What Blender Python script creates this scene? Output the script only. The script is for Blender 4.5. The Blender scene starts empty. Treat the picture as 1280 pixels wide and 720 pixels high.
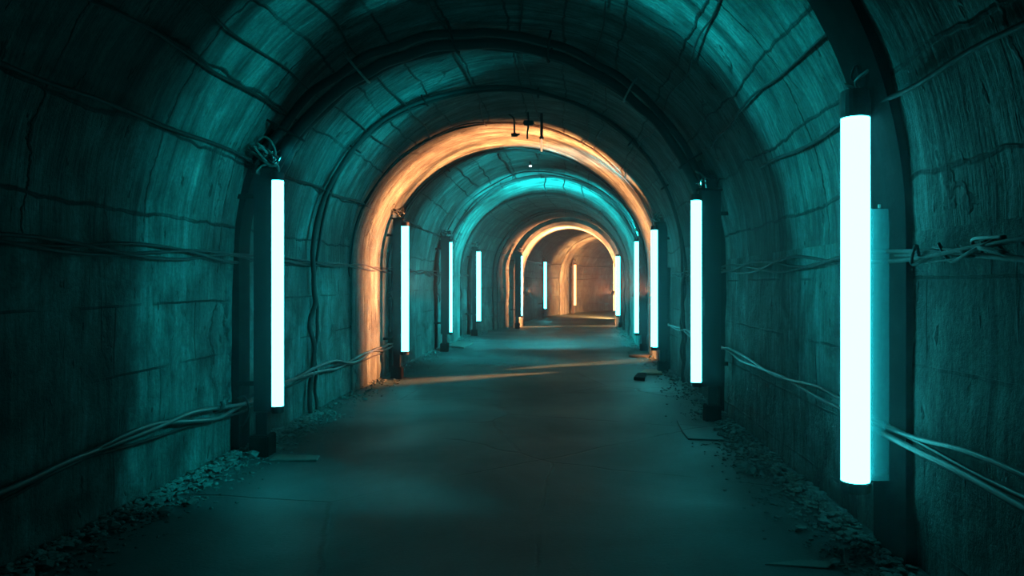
import bpy, bmesh, math, random
import numpy as np
from mathutils import Vector, Matrix, noise
random.seed(7)
C = bpy.context.scene.collection
PI = math.pi

# ------------------------------------------------------------------ tunnel path
ZS = 1.8                                   # springing height of the vault
TAB = [  # s, left foot x,y, right foot x,y, crown height
    (-5, -2.95, -5, 1.85, -5, 4.15), (0, -2.95, 0, 1.85, 0, 4.15), (10, -2.95, 10, 1.85, 10, 4.15),
    (18, -2.95, 18, 1.86, 18, 4.12), (20.5, -2.93, 20.5, 1.88, 20.5, 4.08), (22, -2.7, 22.0, 1.92, 21.6, 4.0), (24.3, -1.9, 24.3, 1.98, 23.8, 3.84),
    (27, -1.6, 27, 2.15, 26.2, 3.78), (31, -1.15, 31, 2.55, 29, 3.74), (34, -0.45, 34, 3.1, 31.2, 3.74), (36, 0.25, 36, 3.7, 32.7, 3.74),
    (39, 1.75, 38.7, 5.2, 34.6, 3.74), (41, 3.5, 40.2, 7, 36, 3.74), (44, 7, 41.4, 9.3, 37.4, 3.74), (48, 12, 42.2, 12.5, 38, 3.74)]
_s = np.arange(-5, 48.01, 0.1)
_t = np.array(TAB, float)
_cols = []
for _k in range(1, 6):
    v = np.interp(_s, _t[:, 0], _t[:, _k])
    w = np.exp(-np.linspace(-2, 2, 13) ** 2); w /= w.sum()
    pad = np.concatenate([2 * v[0] - v[6:0:-1], v, 2 * v[-1] - v[-2:-8:-1]])
    _cols.append(np.convolve(pad, w, 'valid'))

def station(s):
    a = [float(np.interp(s, _s, c)) for c in _cols]
    return Vector((a[0], a[1], 0)), Vector((a[2], a[3], 0)), a[4]

def P(s, q, inset=0.0, k=0.0):
    """point on the lining: q 0..1 left wall up, 1..2 vault, 2..3 right wall down"""
    L, R, zc = station(s)
    if k:
        m = (L + R) / 2; hw = (R - L).length / 2
        if q <= 1: off = -hw
        elif q >= 2: off = hw
        else: off = -hw * math.cos((q - 1) * PI)
        L, R, zc = station(s + k * off)
    m = (L + R) / 2; h = (R - L); hw = h.length / 2; h.normalize()
    a = hw - inset; b = zc - ZS - inset
    if q <= 1: return m - h * a + Vector((0, 0, ZS * q))
    if q >= 2: return m + h * a + Vector((0, 0, ZS * (3 - q)))
    th = (q - 1) * PI
    return m - h * a * math.cos(th) + Vector((0, 0, ZS + b * math.sin(th)))

def qang(deg): return 1 + deg / 180.0

# ------------------------------------------------------------------ materials
def newmat(name):
    m = bpy.data.materials.new(name); m.use_nodes = True
    nt = m.node_tree; nt.nodes.clear()
    out = nt.nodes.new('ShaderNodeOutputMaterial'); bs = nt.nodes.new('ShaderNodeBsdfPrincipled')
    nt.links.new(bs.outputs[0], out.inputs[0])
    return m, nt, bs
class NB:
    def __init__(s, nt): s.nt = nt
    def n(s, t, **kw):
        x = s.nt.nodes.new(t)
        for k, v in kw.items(): setattr(x, k, v)
        return x
    def put(s, sock, v):
        if isinstance(v, bpy.types.NodeSocket): s.nt.links.new(v, sock)
        else: sock.default_value = v
    def math(s, op, a, b=0.0, c=None, clamp=False):
        x = s.n('ShaderNodeMath', operation=op); x.use_clamp = clamp
        s.put(x.inputs[0], a); s.put(x.inputs[1], b)
        if c is not None: s.put(x.inputs[2], c)
        return x.outputs[0]
    def noise(s, vec, scale, detail=4, rough=.55, dist=0):
        x = s.n('ShaderNodeTexNoise'); s.put(x.inputs['Vector'], vec)
        x.inputs['Scale'].default_value = scale; x.inputs['Detail'].default_value = detail
        x.inputs['Roughness'].default_value = rough; x.inputs['Distortion'].default_value = dist
        return x.outputs['Fac']
    def ramp(s, v, lo, hi, a=0.0, b=1.0):
        x = s.n('ShaderNodeMapRange'); s.put(x.inputs['Value'], v)
        x.inputs['From Min'].default_value = lo; x.inputs['From Max'].default_value = hi
        x.inputs['To Min'].default_value = a; x.inputs['To Max'].default_value = b
        return x.outputs[0]
    def mapping(s, vec, sc, loc=(0, 0, 0)):
        x = s.n('ShaderNodeMapping'); s.put(x.inputs['Vector'], vec)
        x.inputs['Scale'].default_value = sc; x.inputs['Location'].default_value = loc
        return x.outputs[0]
    def mixc(s, f, a, b, mode='MIX'):
        x = s.n('ShaderNodeMix', data_type='RGBA', blend_type=mode)
        s.put(x.inputs[0], f); s.put(x.inputs[6], a); s.put(x.inputs[7], b)
        return x.outputs[2]
    def bump(s, h, strength, dist=.02, nrm=None):
        x = s.n('ShaderNodeBump'); s.put(x.inputs['Height'], h)
        x.inputs['Strength'].default_value = strength; x.inputs['Distance'].default_value = dist
        if nrm is not None: s.nt.links.new(nrm, x.inputs['Normal'])
        return x.outputs[0]

def concrete(name, base=(.026, .045, .043), grid=True, blocks=False, tone=1.0):
    m, nt, bs = newmat(name); B = NB(nt)
    uv = B.n('ShaderNodeTexCoord').outputs['UV']         # x = metres round the arch, y = metres along the tunnel
    sep = B.n('ShaderNodeSeparateXYZ'); nt.links.new(uv, sep.inputs[0]); U, V = sep.outputs[0], sep.outputs[1]
    streak = B.noise(B.mapping(uv, (.6, 5, 1)), 1.0, 8, .68, .9)
    streak2 = B.noise(B.mapping(uv, (1.3, 26, 1), (3, 7, 0)), 1.0, 5, .6, .2)
    blot = B.noise(B.mapping(uv, (.8, .8, 1)), 1.0, 6, .6)
    fine = B.noise(uv, 34, 6, .65)
    pits = B.noise(B.mapping(uv, (5, 11, 1), (11, 4, 0)), 1.0, 3, .5)
    f = B.math('MULTIPLY', B.ramp(streak, .36, .64, .55 if blocks else .28, 1.3 if blocks else 1.55), B.ramp(blot, .32, .68, .38, 1.6))
    f = B.math('MULTIPLY', f, B.ramp(streak2, .34, .66, .70, 1.25))
    mott = B.noise(B.mapping(uv, (2.6, 3.6, 1), (8, 1, 0)), 1.0, 8, .72, .4)
    f = B.math('MULTIPLY', f, B.ramp(mott, .36, .62, .32 if blocks else .5, 1.6 if blocks else 1.4))
    f = B.math('MULTIPLY', f, B.ramp(fine, .32, .68, .72, 1.22))
    wig = B.noise(uv, 1.1, 4, .6); wg = B.math('MULTIPLY', B.math('SUBTRACT', wig, .5), .22)
    wg2 = B.math('MULTIPLY', B.math('SUBTRACT', B.noise(B.mapping(uv, (1, 1, 1), (40, 9, 0)), 1.6, 5, .65), .5), .28)
    def line(c, per, wdt, w):
        x = B.math('ADD', B.math('DIVIDE', c, per), B.math('DIVIDE', w, per))
        x = B.math('ABSOLUTE', B.math('SUBTRACT', B.math('FRACT', x), .5))
        return B.ramp(B.math('MULTIPLY', x, per), wdt * .35, wdt, 0, 1)
    # cracks
    vo = B.n('ShaderNodeTexVoronoi', feature='DISTANCE_TO_EDGE')
    wv = B.n('ShaderNodeCombineXYZ'); nt.links.new(B.math('ADD', B.math('MULTIPLY', U, .55), B.math('MULTIPLY', wg, 4)), wv.inputs[0])
    nt.links.new(B.math('ADD', V, B.math('MULTIPLY', wg2, 3)), wv.inputs[1]); nt.links.new(wv.outputs[0], vo.inputs['Vector'])
    vo.inputs['Scale'].default_value = .8
    crack = B.ramp(vo.outputs['Distance'], .004, .016)
    crack = B.math('MAXIMUM', crack, B.ramp(B.noise(uv, .9, 2), .52, .62, 1, .25))
    mask = crack
    if grid:
        lu = line(U, .58, .016, wg); lv = line(V, 1.12, .013, wg2)
        gm = B.ramp(B.noise(B.mapping(uv, (1, 1, 1), (5, 5, 0)), .8, 3), .40, .50, 1, 0)
        mask = B.math('MULTIPLY', mask, B.math('MAXIMUM', lu, B.math('MULTIPLY', gm, .55)))
        mask = B.math('MULTIPLY', mask, B.math('MAXIMUM', lv, gm))
    if blocks:
        br = B.n('ShaderNodeTexBrick'); sw = B.n('ShaderNodeCombineXYZ')
        nt.links.new(B.math('ADD', V, B.math('MULTIPLY', wg, .18)), sw.inputs[0]); nt.links.new(B.math('ADD', U, B.math('MULTIPLY', wg2, .14)), sw.inputs[1])
        nt.links.new(sw.outputs[0], br.inputs['Vector']); br.inputs['Scale'].default_value = 1
        br.inputs['Brick Width'].default_value = 1.05; br.inputs['Row Height'].default_value = .46
        br.inputs['Mortar Size'].default_value = .010; br.inputs['Mortar Smooth'].default_value = .4
        bm_ = B.ramp(br.outputs['Fac'], 0, 1, 1, 0)
        gm = B.ramp(B.noise(uv, 1.3, 3), .42, .55, 0, 1)
        mask = B.math('MULTIPLY', mask, B.math('MAXIMUM', bm_, gm))
    pit = B.ramp(pits, .67, .71, 1, 0)                   # spalls and dark drip marks
    drip = B.ramp(B.noise(B.mapping(uv, (1.1, 14, 1), (2, 30, 0)), 1.0, 4, .6), .66, .70, 1, .25)
    dark = B.math('MULTIPLY', B.math('MULTIPLY', B.ramp(mask, 0, 1, .12, 1), B.ramp(pit, 0, 1, .25, 1)), drip)
    f = B.math('MULTIPLY', B.math('MULTIPLY', f, dark), tone)
    vec = B.n('ShaderNodeCombineColor')
    for i in range(3): nt.links.new(B.math('MULTIPLY', f, base[i]), vec.inputs[i])
    nt.links.new(vec.outputs[0], bs.inputs['Base Color'])
    bs.inputs['Roughness'].default_value = .85; bs.inputs['Specular IOR Level'].default_value = .12
    h = B.math('ADD', B.math('MULTIPLY', streak, .45 if blocks else .9), B.math('MULTIPLY', mott if blocks else streak2, .8 if blocks else .45))
    h = B.math('ADD', h, B.math('MULTIPLY', fine, .25)); h = B.math('ADD', h, B.math('MULTIPLY', dark, .5))
    nt.links.new(B.bump(h, 1.0, .05), bs.inputs['Normal'])
    return m

def plain(name, col, rough=.5, metal=0.0, var=.35, scale=18, bump=.25, spec=.12):
    m, nt, bs = newmat(name); B = NB(nt)
    oc = B.n('ShaderNodeTexCoord').outputs['Object']
    n1 = B.noise(oc, scale, 5, .6)
    dk = tuple(c * (1 - var) for c in col) + (1,); lt = tuple(min(1, c * (1 + var)) for c in col) + (1,)
    nt.links.new(B.mixc(B.ramp(n1, .3, .7), dk, lt), bs.inputs['Base Color'])
    nt.links.new(B.ramp(n1, .3, .7, max(0, rough - .1), min(1, rough + .12)), bs.inputs['Roughness'])
    bs.inputs['Metallic'].default_value = metal; bs.inputs['Specular IOR Level'].default_value = spec
    nt.links.new(B.bump(B.noise(oc, scale * 3, 4), bump, .004), bs.inputs['Normal'])
    return m

def glow(name, col, strength):
    m = bpy.data.materials.new(name); m.use_nodes = True; nt = m.node_tree; nt.nodes.clear()
    e = nt.nodes.new('ShaderNodeEmission'); o = nt.nodes.new('ShaderNodeOutputMaterial')
    e.inputs[0].default_value = (*col, 1); e.inputs[1].default_value = strength
    nt.links.new(e.outputs[0], o.inputs[0]); return m

def floor_mat():
    m, nt, bs = newmat('worn_floor_concrete'); B = NB(nt)
    oc = B.n('ShaderNodeTexCoord').outputs['Object']
    a = B.noise(oc, .55, 6, .6, .4); b = B.noise(B.mapping(oc, (3, .8, 1)), 1, 6, .65); c = B.noise(oc, 45, 5, .7)
    f = B.math('MULTIPLY', B.ramp(a, .3, .7, .62, 1.2), B.ramp(b, .3, .7, .8, 1.15))
    f = B.math('MULTIPLY', f, B.ramp(c, .3, .7, .85, 1.15))
    vo = B.n('ShaderNodeTexVoronoi', feature='DISTANCE_TO_EDGE')
    mx = B.n('ShaderNodeMix', data_type='VECTOR'); mx.inputs[0].default_value = .12
    nz = B.n('ShaderNodeTexNoise'); nt.links.new(oc, nz.inputs['Vector']); nz.inputs['Scale'].default_value = 1.4; nz.inputs['Detail'].default_value = 5
    nt.links.new(oc, mx.inputs[4]); nt.links.new(nz.outputs['Color'], mx.inputs[5]); nt.links.new(mx.outputs[1], vo.inputs['Vector'])
    vo.inputs['Scale'].default_value = .55
    crk = B.math('MAXIMUM', B.ramp(vo.outputs['Distance'], .002, .008), B.ramp(B.noise(oc, .6, 2), .44, .5, 1, 0))
    f = B.math('MULTIPLY', f, B.ramp(crk, 0, 1, .4, 1))
    vec = B.n('ShaderNodeCombineColor')
    for i, k in enumerate((.012, .031, .032)): nt.links.new(B.math('MULTIPLY', f, k), vec.inputs[i])
    nt.links.new(vec.outputs[0], bs.inputs['Base Color'])
    nt.links.new(B.ramp(a, .3, .7, .7, .5), bs.inputs['Roughness']); bs.inputs['Specular IOR Level'].default_value = .10
    h = B.math('ADD', B.math('MULTIPLY', b, .4), B.math('MULTIPLY', c, .25)); h = B.math('ADD', h, B.math('MULTIPLY', crk, .5))
    nt.links.new(B.bump(h, .55, .02), bs.inputs['Normal'])
    return m

M = dict(
    vault=concrete('vault_concrete', grid=True),
    wall=concrete('wall_concrete', grid=False, blocks=True),
    collar=concrete('collar_concrete', base=(.036, .056, .052), grid=False, tone=1.1),
    floor=floor_mat(),
    black=plain('black_painted_steel', (.003, .0045, .005), .6, .0),
    rust=plain('dark_rusty_steel', (.0035, .004, .004), .95, .0, .5, 9, .5, .02),
    pipe=plain('dark_conduit', (.004, .005, .005), .7, .0),
    wire=plain('grey_wire', (.07, .085, .08), .5, .3),
    steelpipe=plain('dull_steel_pipe', (.018, .026, .026), .45, .3),
    rubble=plain('rubble_stone', (.045, .065, .062), .85, 0, .5, 6, .6),
    slab=plain('broken_slab_concrete', (.045, .06, .055), .7, 0, .3, 7, .5),
    wood=plain('pale_dusty_board', (.12, .12, .08), .7, 0, .3, 9, .3),
    tube=glow('cool_tube_glow', (.053, .80, .86), 17.0),
    tubewarm=glow('warm_tube_glow', (1.0, .32, .10), 7.0),
    lenswarm=glow('warm_lens_glow', (1.0, .40, .12), .7),
    lenscool=glow('aqua_lens_glow', (.05, .8, .85), .7),
    bulb=glow('small_warm_bulb_glow', (1.0, .55, .28), 1.1),
    led=glow('small_white_led', (.8, .95, 1.0), 4.0),
)
def acrylic():
    m = bpy.data.materials.new('clear_acrylic'); m.use_nodes = True; nt = m.node_tree; nt.nodes.clear()
    o = nt.nodes.new('ShaderNodeOutputMaterial'); mix = nt.nodes.new('ShaderNodeMixShader')
    t = nt.nodes.new('ShaderNodeBsdfTransparent'); t.inputs[0].default_value = (.55, .85, .87, 1)
    d = nt.nodes.new('ShaderNodeBsdfPrincipled'); d.inputs['Base Color'].default_value = (.06, .10, .105, 1); d.inputs['Roughness'].default_value = .5; d.inputs['Base Color'].default_value = (.12, .35, .37, 1)
    mix.inputs[0].default_value = .30
    nt.links.new(t.outputs[0], mix.inputs[1]); nt.links.new(d.outputs[0], mix.inputs[2]); nt.links.new(mix.outputs[0], o.inputs[0]); return m
M['acrylic'] = acrylic()

# ------------------------------------------------------------------ object helpers
def link(name, bm, mat, parent=None, smooth=False, loc=None):
    me = bpy.data.meshes.new(name); bm.to_mesh(me); bm.free()
    if smooth:
        for p in me.polygons: p.use_smooth = True
    me.materials.append(mat)
    o = bpy.data.objects.new(name, me); C.objects.link(o)
    if parent is not None: o.parent = parent
    if loc is not None: o.location = loc
    return o
def tag(o, label, cat, group=None):
    o['label'] = label; o['category'] = cat
    if group: o['group'] = group
    return o
def thing(name, label, cat, loc=(0, 0, 0), group=None):
    o = bpy.data.objects.new(name, None); C.objects.link(o); o.location = loc; o.empty_display_size = .2
    return tag(o, label, cat, group)
def struct(o): o['kind'] = 'structure'; return o

def box(bm, x0, x1, y0, y1, z0, z1, bevel=0.0):
    r = bmesh.ops.create_cube(bm, size=1)
    vs = r['verts']
    for v in vs:
        v.co = Vector(((x0 + x1) / 2 + v.co.x * (x1 - x0), (y0 + y1) / 2 + v.co.y * (y1 - y0), (z0 + z1) / 2 + v.co.z * (z1 - z0)))
    if bevel:
        es = list({e for v in vs for e in v.link_edges})
        bmesh.ops.bevel(bm, geom=es, offset=bevel, segments=2, affect='EDGES', clamp_overlap=True)
def cyl(bm, x, y, z0, z1, r, n=24, r2=None, dome=0.0):
    rings = [(z0, r), (z1, r if r2 is None else r2)]
    if dome: rings = [(z0 - 0, r * .7), (z0 + dome, r), (z1 - dome, r), (z1, r * .7)]
    prev = None; first = None
    for z, rr in rings:
        ring = [bm.verts.new((x + rr * math.cos(2 * PI * i / n), y + rr * math.sin(2 * PI * i / n), z)) for i in range(n)]
        if prev:
            for i in range(n): bm.faces.new((prev[i], prev[(i + 1) % n], ring[(i + 1) % n], ring[i]))
        else: first = ring
        prev = ring
    bm.faces.new(first[::-1]); bm.faces.new(prev)
def smoothpts(pts, sub=4):
    pts = [Vector(p) for p in pts]
    if len(pts) < 3: return pts
    out = []
    for i in range(len(pts) - 1):
        p0 = pts[max(i - 1, 0)]; p1 = pts[i]; p2 = pts[i + 1]; p3 = pts[min(i + 2, len(pts) - 1)]
        for j in range(sub):
            t = j / sub
            out.append(.5 * ((2 * p1) + (p2 - p0) * t + (2 * p0 - 5 * p1 + 4 * p2 - p3) * t * t + (3 * p1 - p0 - 3 * p2 + p3) * t ** 3))
    out.append(pts[-1]); return out
def tube(bm, pts, r, n=8, sub=4):
    pts = smoothpts(pts, sub); prev = None; up = None
    for i, p in enumerate(pts):
        d = (pts[min(i + 1, len(pts) - 1)] - pts[max(i - 1, 0)])
        if d.length < 1e-7: continue
        d.normalize()
        if up is None:
            up = Vector((0, 0, 1)) if abs(d.z) < .9 else Vector((0, 1, 0))
        a = d.cross(up)
        if a.length < 1e-4: a = d.orthogonal()
        a.normalize(); b = a.cross(d).normalized(); up = b
        ring = [bm.verts.new(p + (a * math.cos(2 * PI * k / n) + b * math.sin(2 * PI * k / n)) * r) for k in range(n)]
        if prev:
            for k in range(n): bm.faces.new((prev[k], prev[(k + 1) % n], ring[(k + 1) % n], ring[k]))
        else: bm.faces.new(ring[::-1])
        prev = ring
    bm.faces.new(prev)

# ------------------------------------------------------------------ lining
def rough_pt(p, inward, s):
    n = noise.noise(Vector((p.x * .9, p.y * .9, p.z * .9))) * .035 + noise.noise(p * 3.1) * .014 + noise.noise(p * 9) * .004
    return p + inward * n
def lining(name, q0, q1, nq, mat, s0=-5.0, s1=48.0, ds=.14, w0=0.0):
    bm = bmesh.new(); uvl = bm.loops.layers.uv.new('UVMap')
    ss = list(np.arange(s0, s1 + 1e-6, ds)); qs = [q0 + (q1 - q0) * i / nq for i in range(nq + 1)]
    # arc length in metres at a reference station
    arc = [0.0]; ref = [P(5, q) for q in qs]
    for i in range(nq): arc.append(arc[-1] + (ref[i + 1] - ref[i]).length)
    grid = []
    for s in ss:
        row = []
        for q in qs:
            p = P(s, q); pin = (P(s, q, .1) - p).normalized()
            edge = 0.0 if abs(q - 1) < 1e-6 or abs(q - 2) < 1e-6 or q < .001 or q > 2.999 else 1.0
            row.append(bm.verts.new(rough_pt(p, pin, s) if edge else p + pin * (noise.noise(Vector((p.x * .9, p.y * .9, p.z * .9))) * .035)))
        grid.append(row)
    for i in range(len(ss) - 1):
        for j in range(nq):
            f = bm.faces.new((grid[i][j], grid[i][j + 1], grid[i + 1][j + 1], grid[i + 1][j])); f.smooth = True
            for lp, (a, b) in zip(f.loops, ((i, j), (i, j + 1), (i + 1, j + 1), (i + 1, j))):
                lp[uvl].uv = (arc[b] + w0, ss[a])
    o = link(name, bm, mat); return struct(o)
lining('wall_left', 0, 1, 18, M['wall'])
lining('ceiling', 1, 2, 72, M['vault'], w0=1.8)
lining('wall_right', 2, 3, 18, M['wall'], w0=20)

# floor with a slight crown, out to both wall feet
bm = bmesh.new(); rows = []
for s in np.arange(-5, 48.01, .2):
    L, R, _ = station(s); row = []
    for i in range(25):
        t = i / 24; p = L.lerp(R, -.02 + 1.04 * t)
        e = abs(t - .5) * 2
        p.z = .012 * noise.noise(p * .7) + .006 * noise.noise(p * 3) + (.05 * max(0, (e - .86) / .14) ** 1.5 if e > .86 else 0)
        row.append(bm.verts.new(p))
    rows.append(row)
for a, b in zip(rows, rows[1:]):
    for i in range(24):
        f = bm.faces.new((a[i], a[i + 1], b[i + 1], b[i])); f.smooth = True
struct(link('floor', bm, M['floor']))

# end walls, closing the modelled length
def endcap(name, s):
    bm = bmesh.new(); uvl = bm.loops.layers.uv.new('UVMap')
    vs = [bm.verts.new(P(s, 3 * i / 60)) for i in range(61)]
    f = bm.faces.new(vs)
    for lp in f.loops: lp[uvl].uv = (lp.vert.co.x, lp.vert.co.z)
    bmesh.ops.triangulate(bm, faces=[f]); struct(link(name, bm, M['wall']))
endcap('wall_back', -4.98); endcap('wall_end', 47.95)

def band(bm, s0, s1, k, prof, q0=0.0, q1=3.0, nq=110, seg=None):
    """swept ring; prof = list of (fraction along s0..s1, inset)"""
    uvl = bm.loops.layers.uv.verify(); prev = None; qs = []
    n1 = max(3, int(nq * .12))
    def add(a, b, n):
        for i in range(n): qs.append(a + (b - a) * i / n)
    lo, hi = q0, q1
    if lo < 1: add(lo, min(1, hi), n1)
    if hi > 1: add(max(1, lo), min(2, hi), nq)
    if hi > 2: add(max(2, lo), hi, n1)
    qs.append(hi); arc = 0; lastp = None; first = None
    for q in qs:
        ring = []; pc = P((s0 + s1) / 2, q, 0, k)
        if lastp is not None: arc += (pc - lastp).length
        lastp = pc
        for fr, ins in prof:
            ring.append((bm.verts.new(P(s0 + (s1 - s0) * fr, q, ins, k)), s0 + (s1 - s0) * fr + ins, arc))
        if prev:
            m = len(ring)
            for i in range(m - 1):
                f = bm.faces.new((prev[i][0], ring[i][0], ring[i + 1][0], prev[i + 1][0])); f.smooth = False
                for lp, d in zip(f.loops, (prev[i], ring[i], ring[i + 1], prev[i + 1])): lp[uvl].uv = (d[2], d[1])
        prev = ring
# concrete collars that stand proud of the lining
def collar(name, sc, w, k, ins, ch=.12):
    bm = bmesh.new(); r = ch / w
    band(bm, sc - w / 2, sc + w / 2, k, [(0, -.06), (0, ins * .55), (r, ins), (.5, ins + .006), (1 - r, ins), (1, ins * .55), (1, -.06)])
    return struct(link(name, bm, M['collar']))
KD = .8
collar('trim_1', 12.8, 1.9, KD, .05)
collar('trim_2', 18.6, 1.5, -.25, .07)
collar('trim_3', 26.0, 1.5, .35, .28, .1)
collar('trim_4', 35.0, .9, .0, .14, .08)

# ------------------------------------------------------------------ arched ribs, conduits and cable hoops
def arch_pts(s, k, inset, q0, q1, n=60, wob=.0, sd=0):
    return [P(s + wob * noise.noise(Vector((i * .35, sd, 1))), q0 + (q1 - q0) * i / n, inset + wob * .5 * noise.noise(Vector((i * .4, sd, 9))), k) for i in range(n + 1)]
def plate_rib(name, label, s, w, k, ins, q0=0.0, q1=3.0, mat='rust', cat='rib'):
    bm = bmesh.new()
    band(bm, s - w / 2, s + w / 2, k, [(0, -.03), (0, ins), (.5, ins + .008), (1, ins), (1, -.03)], q0, q1)
    return tag(link(name, bm, M[mat]), label, cat)
# near rib beside the biggest lamp
plate_rib('arch_rib', 'broad black steel rib running up the wall behind the nearest lamp and over the vault', 3.28, .40, .30, .045)
# second rib: flat legs and three conduits over the vault
rb = thing('conduit_arch', 'arch of three thick dark conduits from nearest left lamp to second right lamp', 'conduit arch', P(7.45, 0, 0, .39))
o0 = rb.location.copy()
def child(name, bm, mat, par, smooth=False):
    for v in bm.verts: v.co -= par.location
    return link(name, bm, M[mat], par, smooth)
for q0, q1 in ((0, 1.16), (1.84, 3)):
    bm = bmesh.new(); band(bm, 7.36, 7.58, .39, [(0, -.03), (0, .05), (.5, .056), (1, .05), (1, -.03)], q0, q1, 30); child('leg', bm, 'rust', rb)
for ds, r, ins, sd in ((-.19, .040, .11, 1), (.0, .055, .16, 2), (.22, .042, .12, 3)):
    bm = bmesh.new(); tube(bm, arch_pts(7.45 + ds, .39, ins, 1.10, 1.90, 44, .05, sd), r, 10, 3); child('conduit', bm, 'pipe', rb, True)
for a in (30, 52, 76, 100, 124, 150):
    bm = bmesh.new(); q = qang(a)
    tube(bm, [P(7.45 - .26, q, -.01, .39), P(7.45 - .25, q, .13, .39), P(7.45, q, .23, .39), P(7.45 + .27, q, .15, .39), P(7.45 + .28, q, -.01, .39)], .012, 6, 4)
    child('clamp', bm, 'wire' if a in (52, 124) else 'rust', rb, True)

def cable_arch(label, strands, q0, q1, k, wob=.06, ties=(), name='cable_arch', mat='pipe', twist=True):
    s = strands[0][0]
    t = thing(name, label, 'cable', P(s, q0, 0, k))
    for i, (s_, ins, r) in enumerate(strands):
        bm = bmesh.new(); tube(bm, arch_pts(s_, k, ins, q0, q1, 50, wob, i * 5 + s), r, 7, 3); child('cable', bm, mat, t, True)
    for a in ties:
        q = qang(a); bm = bmesh.new(); sm = sum(x[0] for x in strands) / len(strands)
        tube(bm, [P(sm - .10, q, -.01, k), P(sm - .08, q, .09, k), P(sm + .08, q, .09, k), P(sm + .10, q, -.01, k)], .012, 6, 3); child('tie', bm, 'rust', t, True)
    return t
cable_arch('pair of dark cables arched overhead between the conduit arch and first orange band', [(9.5, .06, .028), (9.66, .05, .02)], .02, 2.97, .52, .10, (35, 60, 95, 130, 150))
cable_arch('thin dark cable along the near edge of the first orange band', [(11.7, .045, .013)], .9, 2.55, KD, .08)
cable_arch('thin dark cable along the far edge of the first orange band', [(13.9, .05, .018), (14.1, .04, .009)], .4, 2.6, KD, .06, (50, 110))
cable_arch('dark cable arch just in front of the aqua lit band', [(17.15, .06, .03), (17.0, .05, .02)], .3, 2.9, -.22, .10, (40, 66, 90, 120, 145))
cable_arch('thin cable arch between the orange band and the aqua band', [(16.35, .05, .014)], .6, 2.6, -.1, .12)
cable_arch('dark cable arch between the aqua band and the far orange portal', [(20.2, .05, .03)], .0, 3.0, .05, .08, (50, 90, 130))
cable_arch('dark cable arch just before the far orange portal', [(23.2, .05, .03), (23.5, .05, .018)], .0, 3.0, .05, .06, (60, 95, 120))
plate_rib('arch_rib', 'narrow black steel rib beside the second left lamp at the orange band', 12.2, .16, 0, .05, 0, .98)
plate_rib('arch_rib', 'narrow black steel rib behind the third left lamp', 16.45, .22, .0, .05, 0, 1.1)
plate_rib('arch_rib', 'narrow black steel rib behind the fourth left lamp', 21.2, .2, .0, .05, 0, 1.1)
plate_rib('arch_rib', 'narrow black steel rib on the right wall behind the third right lamp', 12.7, .3, .0, .05, 2.0, 3)
plate_rib('arch_rib', 'narrow black steel rib on the right wall behind the fourth right lamp', 16.2, .3, .0, .05, 2.0, 3)

# longitudinal cables and wires
def along(name, label, s0, s1, q, ins, r, mat='pipe', sag=.03, n=None, strands=1, spread=.03, cat='cable', dq=0.0, sub=3):
    n = n or max(6, int((s1 - s0) / .45)); objs = []
    t = thing(name, label, cat, P(s0, q, 0)) if strands > 1 else None
    for j in range(strands):
        pts = []
        for i in range(n + 1):
            s = s0 + (s1 - s0) * i / n
            w = noise.noise(Vector((s * .9, j * 3.3 + q * 7, .5))) * sag + noise.noise(Vector((s * 2.7, j * 9.1, q))) * sag * .4
            p = P(s, q + dq * i / n, ins + (spread * .4 * math.sin(s * 2.2 + j * 2.1) if strands > 1 else 0) * .6)
            t1 = P(s, q + dq * i / n + .01, ins) - p; t1.normalize()
            if q > 1.5: t1 = -t1
            p += t1 * (w + (spread * math.cos(s * 2.2 + j * 2.1) if strands > 1 else 0))
            pts.append(p)
        bm = bmesh.new(); tube(bm, pts, r, 7, sub)
        if t: child('strand', bm, mat, t, True)
        else:
            o = link(name, bm, M[mat], None, True); tag(o, label, cat); return o
    return t
along('wall_cable', 'bundle of dark cables along the left wall at shoulder height', -3, 21, .975, .05, .013, 'pipe', .05, None, 3, .035)
along('wall_cable', 'dark cable along the left wall at the height of the lamp tops', -3, 20.5, qang(20.5), .04, .014, 'pipe', .07)
along('ceiling_wire', 'dark wire along the left haunch, ending at the conduit arch bracket', -3, 7.0, qang(33), .035, .012, 'pipe', .07)
along('ceiling_wire', 'thin wire high on the left haunch above the bracket', 1, 12, qang(41), .03, .009, 'pipe', .07)
along('ceiling_wire', 'thin wire left of the crown, nearer the left haunch', 2, 16, qang(54), .03, .010, 'pipe', .09)
along('ceiling_wire', 'dark wire just left of the crown running into the orange band', 3, 17.5, qang(74), .03, .013, 'pipe', .09)
along('ceiling_wire', 'dark wire just right of the crown', 3, 15, qang(93), .03, .010, 'pipe', .10)
along('ceiling_wire', 'thin wire on the vault well right of the crown', 3, 15.5, qang(112), .03, .009, 'pipe', .10)
along('ceiling_wire', 'thin wire high on the right haunch', 2.5, 14, qang(134), .03, .009, 'pipe', .08)
along('wall_cable', 'dark cable along the right wall level with the lamp tops', -2, 6.2, qang(162), .035, .014, 'pipe', .08)
along('wall_cable', 'thin cable on the right haunch ending above the nearest lamp', 4.0, 7.5, qang(150), .035, .011, 'pipe', .08)
along('wall_cable', 'bundle of dark cables along the right wall at shoulder height', -2.5, 12, 2.07, .05, .012, 'pipe', .05, None, 3, .035)
along('wall_cable', 'pair of grey pipes low on the left wall running past the nearest left lamp', -3, 12.3, .27, .07, .018, 'steelpipe', .07, None, 2, .03)
along('wall_cable', 'thin dark cable drooping beneath the low left pipes', -3, 11.5, .235, .06, .011, 'pipe', .10)
along('wall_cable', 'pair of thin pipes low on the right wall', -1, 12.4, 2.615, .06, .013, 'steelpipe', .06, None, 2, .025, dq=-.08)
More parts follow.
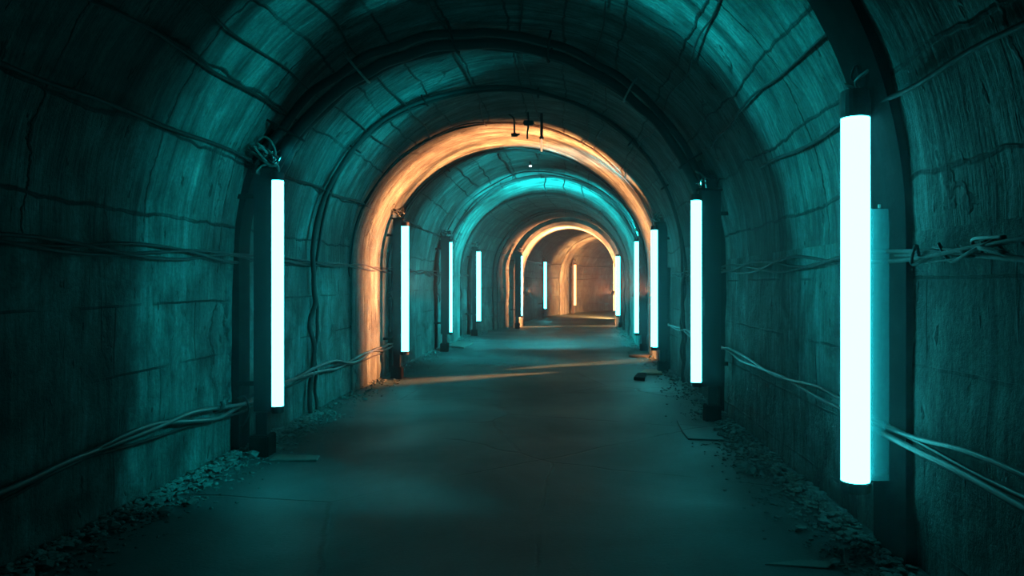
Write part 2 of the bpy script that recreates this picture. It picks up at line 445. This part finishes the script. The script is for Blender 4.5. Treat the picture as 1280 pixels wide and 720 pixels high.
along('wall_pipe', 'sleeved steel pipe running down the right wall beside the nearest lamp', 0, 4.15, 2.70, .085, .017, 'steelpipe', .03, 9, dq=-.10)
along('wall_cable', 'dark cable along the far left wall beyond the orange portal', 27, 39, .98, .05, .02, 'pipe', .05)
along('wall_pipe', 'pale pipe along the far left wall at lamp top height', 27, 40, qang(18), .06, .025, 'steelpipe', .03)
# barbed looking tangle on the right wall
t = thing('wire_tangle', 'tangle of twisted dark wire on the right wall beside the nearest lamp', 'wire', P(3.3, 2.08))
for j in range(9):
    a = 2.95 + random.random() * .6
    pts = [P(a + random.uniform(-.25, .25), 2.07 + random.uniform(-.03, .035), random.uniform(.03, .09)) for _ in range(4)]
    bm = bmesh.new(); tube(bm, pts, random.choice((.005, .007, .009)), 6, 5); child('wire', bm, 'pipe' if j % 3 else 'steelpipe', t, True)

# ------------------------------------------------------------------ lamps
def lamp(label, side, x, y, hw=.20, r=.055, warm=False, base=True, housing=True, seed=0, wall=.3):
    """side -1 = hangs on the left wall. x,y = tube axis."""
    rnd = random.Random(seed + 50)
    t = thing('tube_light', label, 'lamp', (x, y, 0), 'upright tube lights along both walls')
    z0, z1 = .44, 2.44
    bm = bmesh.new(); cyl(bm, 0, 0, z0, z1, r, 28); link('lamp_tube', bm, M['tubewarm' if warm else 'tube'], t, True)
    o = [c for c in t.children][-1]
    for p in o.data.polygons:
        if len(p.vertices) > 4: p.use_smooth = False
    for a, b in ((z1, z1 + .15 if not housing else z1 + .07), (z0 - .06, z0)):
        bm = bmesh.new(); cyl(bm, 0, 0, a, b, r + .006, 24); bmesh.ops.bevel(bm, geom=[e for e in bm.edges if abs(e.verts[0].co.z - e.verts[1].co.z) < 1e-6], offset=.006, segments=2, affect='EDGES', clamp_overlap=True)
        link('end_cap', bm, M['black'], t)
    if housing:
        xa, xb = sorted((side * (r * .35), side * (r * .35 + hw)))
        bm = bmesh.new(); box(bm, xa, xb, -.022, .022, .39, 2.55, .006)
        hs = link('housing', bm, M['black'], t)
        bm = bmesh.new(); xx = side * (r * .35 + hw * .62)
        box(bm, xx - .05, xx + .05, -.03, .05, 0.02, .39, .004); link('post', bm, M['black'], t)
        if base:
            bm = bmesh.new(); box(bm, xx - .085, xx + .085, -.09, .10, -.02, .19, .01); link('base_block', bm, M['rust'], t)
        # arms back to the wall
        for z in (2.28, .62):
            bm = bmesh.new(); x2 = side * wall
            a_, b_ = sorted((side * (r * .35 + hw - .01), x2)); box(bm, a_, b_, -.014, .014, z, z + .04); link('bracket', bm, M['rust'], t)
        bm = bmesh.new(); box(bm, xa - .015, xb + .015, -.06, .06, 2.55, 2.575, .004); link('top_plate', bm, M['rust'], t)
    else:
        # bare tube: carried by two arms off the rib, with a clear panel beside it
        for z in (2.50, .46):
            bm = bmesh.new(); a_, b_ = sorted((side * r, side * wall)); box(bm, a_, b_, .02, .06, z, z + .035); link('bracket', bm, M['black'], t)
        a_, b_ = sorted((side * r * .9, side * (r + .145)))
        bm = bmesh.new(); box(bm, a_, b_, -.004, .004, z0 - .002, 1.94, .001); pn = link('acrylic_panel', bm, M['acrylic'], t)
        pn['label'] = 'clear acrylic panel'
        bm = bmesh.new(); cyl(bm, side * (r + .055), -.006, 1.945, 1.965, .008, 10); link('bolt', bm, M['wire'], pn)
    # feed wires looping out of the top
    for j in range(3):
        pts = [Vector((side * (.05 + .05 * j), 0, 2.56 if housing else 2.57))]
        for k in range(4):
            pts.append(Vector((side * (-.04 + rnd.random() * wall * .45), rnd.uniform(-.22, .12), 2.61 + rnd.random() * .13)))
        pts.append(Vector((side * wall * .5, rnd.uniform(-.15, .15), 2.66)))
        bm = bmesh.new(); tube(bm, pts, (.010, .007, .006)[j], 6, 5); link('feed_wire', bm, M['wire' if j == 0 else 'pipe'], t, True)
    return t
def nearest_left_wires():
    t = thing('loose_cable', 'pale curly loose cable looping above the nearest left lamp', 'cable', (-2.70, 6.35, 2.60))
    def w(px, py, Y=6.33): return Vector(((px - 705) * Y / 900, Y, 1.53 - (py - 354) * Y / 900)) - t.location
    for pts, rr, mt in (([w(297, 180, 6.3), w(312, 188), w(326, 198), w(338, 207), w(346, 206), w(348, 214, 6.4)], .013, 'wire'),
                        ([w(336, 208), w(343, 200), w(344, 188), w(338, 176), w(330, 171), w(324, 175)], .010, 'wire'),
                        ([w(318, 205), w(326, 196), w(334, 199), w(345, 206), w(352, 196, 6.5)], .008, 'pipe'),
                        ([w(302, 176), w(300, 186), w(305, 195), w(316, 204)], .009, 'pipe'),
                        ([w(320, 214), w(330, 206), w(345, 208)], .009, 'wire')):
        bm = bmesh.new(); tube(bm, pts, rr, 8, 6); link('strand', bm, M[mt], t, True)
nearest_left_wires()
t_ = thing('dangling_wire', 'dark wire hanging in a loop from the low pipes beside the nearest left lamp', 'wire', (-2.86, 6.3, .5))
bm = bmesh.new(); tube(bm, [(0, 0, 0.02), (.05, .03, .03), (.08, .05, -.06), (.06, .05, -.17), (.02, .03, -.24)], .009, 7, 5); link('wire', bm, M['pipe'], t_, True)
bm = bmesh.new(); tube(bm, [(-.06, -.30, -.03), (-.02, -.30, -.02), (.02, -.30, .01), (.01, -.30, .05)], .02, 8, 4); link('coupling', bm, M['steelpipe'], t_, True)
lamp('nearest tube light, largest and brightest, bare tube with clear panel on the right wall', 1, 1.61, 3.98, r=.076, housing=False, seed=1, wall=.20)
lamp('nearest tube light on the left wall, white tube on a black housing with base block', -1, -2.545, 6.40, .19, .050, seed=2, wall=.36)
lamp('second nearest tube light on the right wall, with wide dark housing', 1, 1.46, 7.95, .25, .058, seed=3, wall=.35)
lamp('second nearest tube light on the left wall, at the left foot of the orange band', -1, -2.55, 11.55, .17, .058, seed=4, wall=.36)
lamp('third tube light on the right wall, at the right foot of the orange band', 1, 1.55, 12.35, .20, .056, seed=5, wall=.27)
lamp('fourth tube light on the right wall, slim tube beyond the orange band', 1, 1.60, 15.85, .22, .048, seed=6, wall=.22)
lamp('third tube light on the left wall, narrow sliver of light past a dark housing', -1, -2.53, 16.1, .21, .033, seed=7, wall=.38)
lamp('fourth tube light on the left wall, bluish tube right beside the third', -1, -2.48, 20.9, .16, .062, seed=8, wall=.38)
lamp('fifth tube light on the left wall, mostly dark, before the far orange portal', -1, -1.43, 24.3, .22, .026, seed=9, wall=.38)
lamp('sixth tube light on the left wall, inside the far orange portal', -1, -.81, 31.0, .12, .055, seed=10, base=False, wall=.3)
lamp('farthest tube light on the left, glowing warm white beyond the orange portal', -1, .54, 35.6, .12, .06, True, False, seed=11, wall=.25)
lamp('fifth tube light on the right wall, bright, at right foot of far portal', 1, 1.835, 24.45, .12, .066, seed=12, wall=.2)
lamp('farthest tube light on the right, warm white tube just behind the fifth', 1, 2.05, 28.9, .14, .07, True, seed=13, wall=.3)


# ------------------------------------------------------------------ wash lights (fans of light aimed across the vault) and added aqua fills
def wash(label, loc, target, power, col, narrow=14, wide=70, lens='lenswarm', plane_dir=None, size=.05, blend=.9):
    loc = Vector(loc); target = Vector(target)
    t = thing('wash_light', label, 'spotlight', loc, 'slot shaped wash lights')
    d = (target - loc).normalized()
    y = plane_dir.cross(Vector((0, 0, 1))).normalized()        # normal to the light sheet
    d = (d - y * d.dot(y)).normalized(); x = y.cross(-d).normalized()
    rot = Matrix((x, y, -d)).transposed()                      # local -Z looks along d
    bm = bmesh.new(); box(bm, -.09, .09, -.035, .035, 0, .12, .006)
    b = link('body', bm, M['black'], t); b.matrix_local = rot.to_4x4()
    bm = bmesh.new(); box(bm, -.075, .075, -.012, .012, -.006, .0); l = link('lens', bm, M[lens], t); l.matrix_local = rot.to_4x4()
    bm = bmesh.new(); tube(bm, [rot @ Vector((0, 0, .06)), Vector((0, .0, .06 * 0)) + rot @ Vector((0, 0, .20))], .012, 6); link('bracket', bm, M['black'], t)
    ld = bpy.data.lights.new('wash_lamp', 'SPOT'); ld.energy = power; ld.color = col
    ld.spot_size = math.radians(2 * wide); ld.spot_blend = blend; ld.shadow_soft_size = size
    lo = bpy.data.objects.new('wash_lamp', ld); C.objects.link(lo); lo.parent = t
    sy = math.tan(math.radians(narrow)) / math.tan(math.radians(wide))
    lo.matrix_local = Matrix.Translation(d * .03) @ rot.to_4x4() @ Matrix.Diagonal((1, sy, 1, 1))
    return t
WARM = (1.0, .265, .085); AQUA = (.012, .85, .9)
def V(*a): return Vector(a)
def aim(label, loc, foot, up, power, col, narrow, lens='lenswarm', wide=80):
    """sheet of light from loc through the foot of the opposite wall, rising to height up"""
    d = Vector((foot[0] - loc[0], foot[1] - loc[1], 0)).normalized()
    return wash(label, loc, Vector(loc) + d * 2.0 + Vector((0, 0, up)), power, col, narrow, wide, lens, d)
aim('slot wash light on the left wall behind the second left lamp, throwing orange light', (-2.72, 11.8, 1.35), (1.85, 14.5), 1.0, 35000, WARM, 11, wide=66)
aim('slot wash light on the right wall behind the third right lamp, throwing orange light', (1.62, 13.3, 1.35), (-2.95, 10.95), 1.0, 37000, WARM, 10.5, wide=66)
aim('aqua slot wash light behind the third left lamp', (-2.75, 17.4, 1.3), (1.85, 18.3), 1.0, 1800, AQUA, 14, 'lenscool', 62)
aim('aqua slot wash light behind the fourth right lamp', (1.66, 17.2, 1.3), (-2.95, 19.6), 1.0, 5200, AQUA, 15, 'lenscool', 62)
aim('slot wash light at the left foot of the far orange portal', (-1.30, 25.4, 1.2), (1.9, 25.8), 1.0, 50000, WARM, 18, wide=68)
aim('slot wash light at the right foot of the far orange portal', (1.72, 26.3, 1.2), (-1.6, 25.1), 1.0, 50000, WARM, 18, wide=68)
aim('slot wash light on the far right wall aimed at the bend', (2.3, 30.3, 1.2), (.2, 35.2), -.1, 34000, WARM, 34, wide=72)
aim('added broad aqua fill light on top of the third left lamp', (-2.66, 16.2, 2.64), (1.85, 19.5), .0, 9000, AQUA, 45, 'lenscool', 66)  # invented fixture, added to turn the stretch past the orange band teal
aim('added broad aqua fill light on top of the fourth right lamp', (1.72, 15.95, 2.64), (-2.95, 20.0), .0, 10000, AQUA, 45, 'lenscool', 66)  # added fill with made-up body, brightens the left side in teal
aim('added broad aqua fill light on top of the third right lamp', (1.68, 12.5, 2.64), (-2.95, 15.8), .0, 5000, AQUA, 30, 'lenscool', 60)  # extra fill, added against the brown cast behind the first orange band
aim('added aqua fill light on top of the nearest left lamp', (-2.60, 6.47, 2.64), (1.85, 4.9), .5, 4200, AQUA, 18, 'lenscool', 42)  # made-up spot on the lamp top, added to brighten the right wall
aim('added aqua fill light behind the cap of the nearest right lamp', (1.70, 4.12, 2.62), (-2.95, 5.75), -.5, 9500, AQUA, 13, 'lenscool', 38)  # added spot, brightens the left wall strip by the nearest left lamp
aim('added aqua fill light on top of the second right lamp', (1.58, 8.02, 2.64), (-2.95, 8.7), -.2, 3000, AQUA, 20, 'lenscool', 48)  # invented spot among the feed wires, added to light the left wall

# ------------------------------------------------------------------ small things hanging at the crown
bx_, by_ = (677 - 705) * 11 / 900, 11.0
t = thing('pendant_lamp', 'small pendant lamp with pale glowing tip at the crown before the orange band', 'lamp', (bx_, by_, 3.98))
bm = bmesh.new(); cyl(bm, 0, 0, -.22, .16, .022, 14); link('socket', bm, M['black'], t, False)
bm = bmesh.new(); cyl(bm, 0, 0, -.245, -.215, .035, 14); link('collar', bm, M['black'], t)
bm = bmesh.new(); cyl(bm, 0, 0, -.44, -.245, .016, 14, dome=.01); link('bulb', bm, M['bulb'], t, True)
def hook(label, px, zt, kind):
    X = (px - 705) * 11 / 900
    t = thing('pipe_hanger', label, 'hanger', (X, 11.0, zt))
    if kind == 0:
        bm = bmesh.new(); tube(bm, [(-.09, 0, .17), (-.02, 0, .12), (0, 0, .04), (0, 0, -.08), (.02, 0, -.15), (.08, 0, -.13)], .014, 8); link('rod', bm, M['black'], t, True)
        bm = bmesh.new(); box(bm, -.05, .05, -.02, .02, -.17, -.12, .006); link('clip', bm, M['black'], t)
    else:
        bm = bmesh.new(); tube(bm, [(0, 0, .17), (.01, 0, 0), (-.01, 0, -.14), (-.01, 0, -.24)], .013, 8); link('rod', bm, M['black'], t, True)
        bm = bmesh.new(); box(bm, -.07, .09, -.05, .05, -.03, .04, .012); link('junction_box', bm, M['black'], t)
hook('dark hooked pipe hanger at the crown, left of the pendant lamp', 643, 3.94, 0)
hook('dark hanger with junction box at the crown, next to the pendant lamp', 660, 3.97, 1)
px = (663 - 705) * 15.4 / 900
t = thing('indicator_light', 'tiny white indicator light under the vault beyond the first orange band', 'lamp', (px, 15.4, 4.05))
bm = bmesh.new(); cyl(bm, 0, 0, .0, .12, .02, 10); link('stem', bm, M['black'], t)
bm = bmesh.new(); cyl(bm, 0, 0, -.03, 0, .028, 12, dome=.008); link('bulb', bm, M['led'], t, True)
for i, (X, Y) in enumerate(((.0, 17.3), (-.45, 17.1), (.45, 17.6))):
    bm = bmesh.new(); zt = P(Y, 1.5).z
    tube(bm, [(0, 0, .05), (.01, 0, -.10), (-.02, 0, -.22), (.04, .02, -.30 - .06 * i)], .016, 7)
    tag(link('pipe_hanger', bm, M['pipe'], None, True, (X, Y, zt - .06)), ('bent dark hanger under the crown at the aqua band', 'short dark hanger left of the crown at the aqua band', 'long dark hanger right of the crown at the aqua band')[i], 'hanger')

# ------------------------------------------------------------------ floor debris
_b = bmesh.new(); bmesh.ops.create_icosphere(_b, subdivisions=1, radius=1.0)
ICO_V = [v.co.copy() for v in _b.verts]; ICO_F = [[v.index for v in f.verts] for f in _b.faces]; _b.free()
def rock_into(bm, c, r, rnd):
    sc = Vector((rnd.uniform(.7, 1.4), rnd.uniform(.7, 1.4), rnd.uniform(.35, .8))); off = Vector((rnd.random() * 50,) * 3)
    a = Matrix.Rotation(rnd.random() * 6.3, 3, 'Z')
    vs = []
    for co in ICO_V:
        p = co * r * (1 + .45 * noise.noise(co * 1.3 + off)); vs.append(bm.verts.new(c + a @ Vector((p.x * sc.x, p.y * sc.y, p.z * sc.z))))
    for f in ICO_F: bm.faces.new([vs[i] for i in f])
rnd = random.Random(3)
for side, nm, lab in ((-1, 'rubble', 'loose gravel and crumbled concrete along the foot of the left wall'), (1, 'rubble', 'loose gravel and crumbled concrete along the foot of the right wall')):
    bm = bmesh.new()
    for i in range(3600):
        s = .6 + 26 * rnd.random() ** 1.6 if i % 2 else rnd.uniform(2.2, 8.5); L, R, _ = station(s)
        d = abs(rnd.gauss(0, .20)) + .03
        if d > .75: continue
        p = (L + Vector((d, 0, 0))) if side < 0 else (R - Vector((d, 0, 0)))
        r = rnd.uniform(.006, .022) * (1.3 if d < .2 else .8); p.z = r * .35 + .05 * max(0, 1 - d / .35) ** 1.5
        rock_into(bm, p, r, rnd)
    o = link(nm, bm, M['rubble']); tag(o, lab, 'rubble'); o['kind'] = 'stuff'
st = None
for i in range(26):
    s = (3.4, 3.9, 4.3, 4.6, 5.0, 5.3, 5.7, 6.0, 6.2, 7.1, 7.5, 8.3, 9.2)[i % 13] + rnd.uniform(-.15, .15); L, R, _ = station(s); side = -1 if i < 13 else 1
    d = rnd.uniform(.10, .42); p = (L + Vector((d, 0, 0))) if side < 0 else (R - Vector((d, 0, 0)))
    bm = bmesh.new(); r = rnd.uniform(.03, .055); rock_into(bm, Vector((0, 0, 0)), r, rnd)
    tag(link('stone', bm, M['rubble'], None, False, (p.x, p.y, r * .35 + .02)), 'fist sized loose stone in the debris at the foot of the %s wall' % ('left' if side < 0 else 'right'), 'stone', 'loose stones along the %s wall' % ('left' if side < 0 else 'right'))
def slab(label, pts, z, th, mat, cat='slab', name='concrete_slab', tilt=0):
    bm = bmesh.new(); lo = [bm.verts.new((x, y, z + tilt * i / len(pts))) for i, (x, y) in enumerate(pts)]
    f = bm.faces.new(lo); r = bmesh.ops.extrude_face_region(bm, geom=[f])
    for v in r['geom']:
        if isinstance(v, bmesh.types.BMVert): v.co.z += th
    bmesh.ops.recalc_face_normals(bm, faces=bm.faces)
    bmesh.ops.bevel(bm, geom=list(bm.edges), offset=min(.006, th * .3), segments=1, affect='EDGES')
    tag(link(name, bm, M[mat]), label, cat)
def gp(px, py, z=0.0):                     # ground point seen at a given place
    Y = 900 * (1.53 - z) / (py - 354); return ((px - 705) * Y / 900, Y)
slab('cracked slab with a raised broken edge on the floor before the second right lamp', [gp(846, 527), gp(852, 540), gp(860, 550), gp(905, 552), gp(900, 528)], -.012, .030, 'floor')
slab('pale flat board lying on the floor below the third right lamp', [gp(799, 468), gp(828, 469), gp(826, 464), gp(806, 464)], .0, .035, 'wood', 'board', 'board')
slab('small dark broken board beside the pale board', [gp(792, 475), gp(806, 477), gp(808, 471), gp(797, 471)], .0, .05, 'rust', 'board', 'board', .03)
slab('broken slab on the floor between the third and fourth right lamps', [gp(786, 446), gp(812, 447), gp(820, 441), gp(800, 440)], .0, .05, 'slab')
slab('thin flat slab at the left wall foot beyond the second left lamp', [gp(560, 434), gp(580, 436), gp(592, 430), gp(572, 428)], .0, .04, 'slab')
slab('flat concrete slab under the foot of the nearest left lamp', [gp(336, 577), gp(396, 577), gp(400, 572), gp(345, 570)], .0, .02, 'slab')
slab('flat broken slab at the bottom right edge of the floor', [gp(955, 707), gp(1035, 712), gp(1048, 704), gp(1000, 702)], .0, .012, 'slab')

# ------------------------------------------------------------------ haze, added for halos round the tubes and lifted blacks
hz = bpy.data.materials.new('thin_haze'); hz.use_nodes = True; nt = hz.node_tree; nt.nodes.clear()
vo = nt.nodes.new('ShaderNodeVolumePrincipled'); oo = nt.nodes.new('ShaderNodeOutputMaterial')
vo.inputs['Color'].default_value = (.9, .95, 1, 1); vo.inputs['Density'].default_value = .0038; vo.inputs['Anisotropy'].default_value = .88
nt.links.new(vo.outputs[0], oo.inputs['Volume'])
bm = bmesh.new(); box(bm, -4, 13.5, -5.2, 44, -.5, 4.8)
o = tag(link('haze', bm, hz), 'thin haze filling the whole tunnel, added for halos round the tubes', 'haze'); o['kind'] = 'stuff'
# ------------------------------------------------------------------ world, camera, view
w = bpy.data.worlds.new('World'); bpy.context.scene.world = w; w.use_nodes = True
w.node_tree.nodes['Background'].inputs[0].default_value = (.0, .0, .0, 1)
cam = bpy.data.cameras.new('Camera'); co = bpy.data.objects.new('Camera', cam); C.objects.link(co)
co.location = (0, 0, 1.53); co.rotation_euler = (PI / 2, 0, 0)
cam.sensor_width = 36; cam.lens = 900 / 1280 * 36; cam.shift_x = -65 / 1280; cam.shift_y = -6 / 1280
cam.clip_start = .05; cam.clip_end = 200
sc = bpy.context.scene; sc.camera = co
vs = sc.view_settings; vs.view_transform = 'Standard'; vs.look = 'None'; vs.exposure = 0; vs.gamma = 1; vs.use_curve_mapping = False
sc.cycles.max_bounces = 6; sc.cycles.diffuse_bounces = 4; sc.cycles.glossy_bounces = 3; sc.cycles.transparent_max_bounces = 8
sc.cycles.use_denoising = True; sc.cycles.caustics_reflective = False; sc.cycles.caustics_refractive = False
